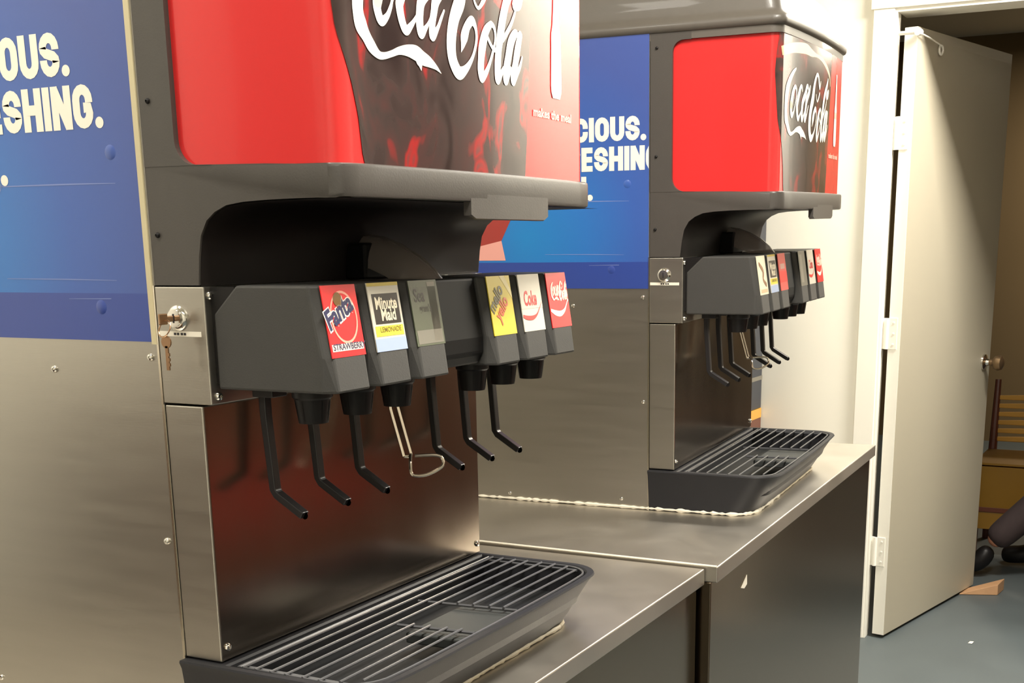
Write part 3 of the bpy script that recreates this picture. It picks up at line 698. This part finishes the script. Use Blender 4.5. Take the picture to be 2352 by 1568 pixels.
# raised joint lip along the seam between both worktops
e0, e1 = Vector(p0), Vector(p3)
lp = MB(seal_m); dd = (e1-e0); 
lp.tube([(e0.x-1.6-.0005, e0.y-.001, e0.z+.0005), (e1.x-1.6-.0005, e1.y, e1.z+.0005)], .0020, 8); lp.build('joint_lip', C2, smooth=True)
stp = MB(label_w); dr = (b2-a2).normalized(); s0 = a2+dr*.165
nn = Vector((-dr.y, dr.x, 0))
if nn.y < 0: nn = -nn
stp.add([tuple(Vector((s0.x, s0.y, z_))+dr*x_+nn*.0012) for x_, z_ in ((0, .752), (.034, .768), (.036, .750), (.020, .746))], [(0, 1, 2, 3)])
stp.add([tuple(Vector((s0.x, s0.y, z_))+dr*x_+nn*.0004) for x_, z_ in ((0, .752), (.034, .768), (.036, .750), (.020, .746))], [(0, 1, 2, 3)])
stp.build('sticker', C2, label='small torn white sticker')

# ------------------------------------------------------------------ room
UW = 3.2858
def st(mb, name, bev=0, kids=()):
    o = mb.build(name, bev=bev, kind='structure'); return o
st(MB(floorm).box(-3.2, 8.2, -3, 3.4, -.05, 0), 'floor')
st(MB(ceilm).box(-3.2, 8.2, -3, 3.4, 2.6, 2.65), 'ceiling')
st(MB(wallm).box(-3.2, UW, -.90, -.78, 0, 2.6), 'wall_back')
st(MB(wallm).box(-3.3, -3.2, -.9, 3.4, 0, 2.6), 'wall_left')
wf = MB(wallm); wf.box(-3.2, UW, 3.3, 3.4, 1.15, 2.6); wf.box(-3.2, UW, 3.29, 3.4, 0, 1.15, wains); st(wf, 'wall_front')
DW = .93   # far side of the doorway
wr_ = MB(wallm); wr_.box(UW, UW+.11, -.78, -.012, 0, 2.6); wr_.box(UW, UW+.11, -.012, DW, 2.045, 2.6)
wr_.box(UW, UW+.11, DW, 1.95, 1.15, 2.6); wr_.box(UW, UW+.11, 1.95, 3.3, 1.15, 2.6, wains); wr_.box(UW-.01, UW+.11, DW+.09, 3.3, 0, 1.15, wains); wr_.box(UW, UW+.11, DW, DW+.09, 0, 1.15)
st(wr_, 'wall_right')
# casing and jambs
t = MB(trimm); t.box(UW-.016, UW, -.070, -.004, 0, 2.034); t.box(UW-.016, UW, DW-.008, DW+.07, 0, 2.034); t.box(UW-.019, UW, -.078, DW+.08, 2.030, 2.10); t.box(UW-.022, UW, -.082, DW+.084, 2.092, 2.112)
st(t, 'trim_1', .002)
t = MB(trimm); t.box(UW-.012, UW+.035, -.012, .004, 0, 2.034); t.box(UW-.012, UW+.12, DW-.012, DW, 0, 2.034); t.box(UW-.012, UW+.12, .004, DW-.012, 2.018, 2.034)
st(t, 'trim_2', .001)
# next room
st(MB(dimwall).box(8.1, 8.2, -3, 3.4, 0, 2.6), 'wall_far')
st(MB(dimwall).box(UW+.11, 8.2, 3.3, 3.4, 0, 2.6), 'wall_side')
st(MB(dimwall).box(UW+.11, 8.2, -3, -2.9, 0, 2.6), 'wall_inner')
# open door
ang = radians(11.5); hx, hv = 3.3000, .0230
DR = empty('door_1', hx, hv, 0, kind='structure'); DR.rotation_euler = (0, 0, -ang)
LD = .84
MB(doorm).box(0.0, LD, 0, .042, .012, 1.975).build('door_leaf', DR, bev=.002)
MB(trimm).box(-.0015, .0, .0005, .0415, .013, 1.974).build('door_edge', DR, label='lighter hinge edge')  # hinge edge coloured lighter than the leaf
for zz in (1.664, 1.040, .306):
    h = MB(trimm); h.box(-.004, .0005, -.020, .030, zz-.05, zz+.05); h.lathe((-.006, -.004, zz-.05), [(.0065, 0), (.0065, .10)], 'z', 12)
    for dz in (-.035, 0, .035): h.lathe((-.004, .018, zz+dz), [(.004, 0), (.004, -.0015), (.001, -.002)], 'u', 8)
    h.build('hinge', DR, smooth=True, label='white painted hinge')
kn = MB(chrome); kn.lathe((LD-.065, .042, .890), [(.030, 0), (.029, .006), (.014, .012), (.011, .022)], 'v', 20)
kn.lathe((LD-.065, .042, .890), [(.011, .02), (.012, .034), (.024, .042), (.029, .054), (.026, .068), (.012, .075), (.001, .076)], 'v', 20, knob_m)
kn.build('door_knob', DR, smooth=True)
hk = MB(trimm); hk.tube([(-.018, -.012, 1.957), (-.016, .052, 1.955)], .006, 8); hk.lathe((-.016, .052, 1.955), [(.011, -.010), (.012, 0), (.011, .010)], 'u', 10)
hk.tube([(-.016, .052, 1.955), (.05, .060, 1.945), (.16, .060, 1.93)], .0022, 6)
hk.tube([(.17+.014*cos(a*pi/6), .050, 1.922+.014*sin(a*pi/6)) for a in range(12)], .0035, 6, closed=True)
hk.build('door_hook', DR, smooth=True, label='white hook and eye at the top of the door')

# ------------------------------------------------------------------ loose things
cb = empty('upright_cabinet', 3.2, -.60, 0, 'dark navy upright cabinet against the white wall behind the far dispenser', 'cabinet')
MB(navy_cab).box(-.12, .08, -.17, .205, .78, 1.60).build('cabinet_body', cb, bev=.004)
MB(steel).box(-.122, .08, -.17, .206, .878, .892).build('trim_band', cb, label='thin grey band')
MB(slat_m).box(-.121, .08, -.17, .206, .748, .78).build('wooden_rail', cb, label='golden brown rail')
MB(woodm).box(-.12, .08, -.17, .205, 0, .748).build('cabinet_base', cb, label='dark brown lower part')

wd = MB(wedge_m)
a = Vector((3.995, .206, 0)); b = Vector((4.20, .30, 0)); c = Vector((4.075, .322, 0))
wd.add([(3.985, .200, .001), (4.035, .335, .001), (4.13, .345, .001), (4.06, .200, .001), (3.985, .200, .004), (4.035, .335, .043), (4.13, .345, .046), (4.06, .200, .004)],
       [(0, 1, 2, 3), (4, 5, 6, 7), (0, 1, 5, 4), (1, 2, 6, 5), (2, 3, 7, 6), (3, 0, 4, 7)])
tag(wd.build('door_wedge', bev=.002), 'pale wooden wedge on the floor holding the white door open', 'door wedge')
ps = MB(label_w); ps.add([(3.36, .335, .0015), (3.385, .338, .002), (3.378, .352, .004), (3.358, .348, .0015), (3.37, .343, .0055)], [(0, 1, 4), (1, 2, 4), (2, 3, 4), (3, 0, 4)])
tag(ps.build('paper_scrap'), 'tiny white paper scrap lying on the blue-grey floor by the doorway', 'litter')

def make_chair(u, v, rot, label, cover=True):
    """ladder-back chair; its back stands at local u=+.2"""
    c = empty('ladder_back_chair', u, v, 0, label, 'chair'); c.rotation_euler = (0, 0, -rot)
    for s_ in (-.19, .19):
        MB(woodm).tube([(.19, s_, 0), (.19, s_, .40), (.215, s_, .725)], [.017, .019, .013], 10).build('back_post', c, smooth=True)
        MB(woodm).tube([(-.19, s_, 0), (-.19, s_, .385)], [.015, .02], 10).build('front_leg', c, smooth=True)
        MB(woodm).tube([(-.19, s_, .18), (.19, s_, .18)], .009, 8).build('stretcher', c)
    for k in range(6):
        z_ = .45+k*.037
        MB(slat_m).prism([(-.182, z_), (.182, z_), (.182, z_+.018), (.08, z_+.023), (-.08, z_+.023), (-.182, z_+.018)], 'u', .185+(z_-.40)*.075, .199+(z_-.40)*.075).build('back_slat', c, bev=.003)
    MB(woodm).box(-.205, .205, -.20, .20, .375, .405).build('seat', c, bev=.008)
    if cover:
        q = MB(yel_m); q.loft([[(x0, y, z), (x0, -y, z), (x1, -y, z), (x1, y, z)] for x0, x1, y, z in ((-.230, -.214, .200, .13), (-.226, -.212, .203, .20), (-.224, -.210, .206, .21), (-.228, -.206, .206, .40))])
        q.box(-.228, .17, -.206, .206, .406, .416)
        q.box(-.2315, -.2295, -.203, .203, .205, .225, woodm)
        q.build('seat_cover', c, bev=.003, label='yellow cover hanging over the seat front')
    return c
make_chair(4.86, .33, 0.0, 'dark ladder-back chair with golden slats and a yellow seat cover, seen through the doorway')
make_chair(4.46, 1.12, pi/2, 'dark ladder-back chair under the seated person in the next room', False)
# ---- seated person, only the legs, a hand and a bit of jacket show in the doorway
def skin_body(name, verts, edges, mats, parent=None, sub=2):
    me = bpy.data.meshes.new(name); me.from_pydata([(p[0], -p[1], p[2]) for p, _ in verts], edges, [])
    for m_ in mats: me.materials.append(m_)
    o = bpy.data.objects.new(name, me); COL.objects.link(o)
    sk = o.modifiers.new('skin', 'SKIN'); sk.use_smooth_shade = True
    for i, (_, r) in enumerate(verts): me.skin_vertices[0].data[i].radius = (r, r)
    me.skin_vertices[0].data[0].use_root = True
    sb = o.modifiers.new('sub', 'SUBSURF'); sb.levels = sub; sb.render_levels = sub
    if parent: o.parent = parent
    return o
def chain(V, E, start, pts):
    prev = start
    for p, r in pts:
        V.append((p, r)); k = len(V)-1
        if prev is not None: E.append((prev, k))
        prev = k
    return prev
PE = empty('person', -.14, 0, 0, 'person in dark clothes sitting in the next room, one leg stretched towards the door', 'person')
V = [((4.60, 1.08, .505), .09)]; E = []
tor = chain(V, E, 0, [((4.60, 1.06, .66), .125), ((4.59, 1.02, .86), .13), ((4.59, .99, .98), .10), ((4.59, .97, 1.06), .055), ((4.59, .94, 1.12), .06), ((4.59, .93, 1.20), .088), ((4.59, .94, 1.27), .06)])
for sgn, knee, ank, toe in ((-1, (4.47, .60, .50), (4.45, .255, .135), (4.44, .16, .06)), (1, (4.68, .62, .53), (4.69, .42, .12), (4.69, .28, .05))):
    hx_ = 4.60+sgn*.09
    chain(V, E, 0, [((hx_, .98, .49), .088), ((hx_+sgn*.01, .78, .50), .078), (knee, .062), (tuple((Vector(knee)*.55+Vector(ank)*.45)), .054), (ank, .036)])
sh = 3
hands = []
for sgn, el, wr in ((-1, (4.38, .74, .68), (4.40, .47, .43)), (1, (4.82, .80, .70), (4.74, .62, .60))):
    e = chain(V, E, sh, [((4.59+sgn*.17, .98, .96), .058), (el, .045), (wr, .028)])
    hands.append((e, wr, sgn))
body = skin_body('body', V, E, [skin_m], PE)
# hands: a palm and five bent fingers each
for e, wr, sgn in hands:
    V = []; E = []; w = Vector(wr); d = Vector((-.05*sgn*0, -.62, -.78)).normalized(); sd = Vector((1, 0, 0))
    V = [(tuple(w), .024)]
    chain(V, E, 0, [(tuple(w+d*.045), .030), (tuple(w+d*.08), .026)])
    for k, ln in enumerate((.062, .072, .068, .052)):
        b0 = w+d*.085+sd*(.024-.016*k)
        f1 = b0+d*ln*.5; f2 = f1+(d*.8+Vector((0, .45, -.3))).normalized()*ln*.3; f3 = f2+(d*.4+Vector((0, .8, -.3))).normalized()*ln*.25
        chain(V, E, 2, [(tuple(b0), .0095), (tuple(f1), .0085), (tuple(f2), .008), (tuple(f3), .0065)])
    t0 = w+d*.03+sd*(.034*(-sgn)); chain(V, E, 1, [(tuple(t0), .011), (tuple(t0+d*.03+sd*(-.012*sgn)), .010), (tuple(t0+d*.055+sd*(-.010*sgn)), .008)])
    skin_body('hand', V, E, [skin_m], PE)
# clothing
V = [((4.60, 1.08, .51), .098)]; E = []
for sgn, knee, ank in ((-1, (4.47, .60, .50), (4.45, .262, .142)), (1, (4.68, .62, .53), (4.69, .435, .15))):
    hx_ = 4.60+sgn*.09
    chain(V, E, 0, [((hx_, .98, .49), .100), ((hx_+sgn*.01, .78, .50), .092), (knee, .078), (tuple((Vector(knee)*.55+Vector(ank)*.45)), .068), (ank, .060)])
skin_body('trousers', V, E, [cloth_d], PE)
V = [((4.60, 1.06, .55), .150)]; E = []
chain(V, E, 0, [((4.60, 1.05, .70), .145), ((4.59, 1.01, .88), .145), ((4.59, .985, .99), .10)])
for sgn, el, wr in ((-1, (4.38, .74, .68), (4.395, .51, .46)), (1, (4.82, .80, .70), (4.745, .64, .62))):
    chain(V, E, 2, [((4.59+sgn*.15, .98, .97), .075), (el, .060), (wr, .045)])
skin_body('jacket', V, E, [jacket_m], PE)
for pts in (((4.45, .265, .13), (4.445, .225, .06), (4.44, .13, .045)), ((4.69, .425, .11), (4.69, .39, .055), (4.69, .27, .045))):
    V = []; E = []; chain(V, E, None, [(pts[0], .040), (pts[1], .045), (pts[2], .038)])
    skin_body('shoe', V, E, [blk], PE)
V = []; E = []; chain(V, E, None, [((4.59, .96, 1.22), .094), ((4.59, .985, 1.25), .088), ((4.59, .99, 1.17), .07)])
skin_body('hair', V, E, [woodm], PE)
for s_ in (-.03, .03): MB(dark_ink).lathe((4.59+s_, .858, 1.215), [(.009, .0), (.006, -.004), (.001, -.006)], 'v', 10).build('eye', PE)
MB(skin_m).box(4.565, 4.615, .866, .874, 1.150, 1.156).build('mouth', PE)

# ---- unseen bench added so the steel mirrors dark brown and red
bb = empty('mirrored_red_bench', 2.35, 2.25, 0, 'unseen dark brown bench with a red seat, added for the steel to mirror', 'bench')
red_v = mat('red_vinyl', (120, 26, 22), .4)
MB(wains).box(-.75, .75, -.35, .35, 0, .40).build('base', bb, bev=.01)
MB(red_v).box(-.74, .74, -.36, .30, .401, .50).build('seat', bb, bev=.03)
MB(wains).box(-.75, .75, .24, .36, .40, 1.10).build('backrest', bb, bev=.02)

# ---- unseen things added outside the frame for steel and glossy display to mirror
wc = empty('mirrored_dark_box', -1.0, -.61, 0, 'unseen dark brown box added by the back wall to darken the near panel reflection', 'cabinet')
MB(wains).box(-.5, .48, -.16, .16, 0, 1.12).build('body', wc, bev=.01)
MB(blk).box(-.25, .20, .160, .166, .80, 1.0).build('box_flap', wc, bev=.003)
cd_ = empty('mirrored_dark_shape', -1.15, -.76, 0, 'unseen black round-shouldered shape added on the back wall for the red display to mirror', 'dispenser')
P = [(.115, 1.20), (.105, 1.40), (.09, 1.55), (.085, 1.66), (.095, 1.80), (.10, 1.98), (.02, 1.97), (-.04, 1.90), (-.085, 1.78), (-.112, 1.60), (-.135, 1.40), (-.15, 1.20)]

q = MB(blk); n_ = len(P); q.loft([[(x, v_, z) for x, z in P] for v_ in (-.02, .10)]); q.build('housing', cd_, bev=.008)
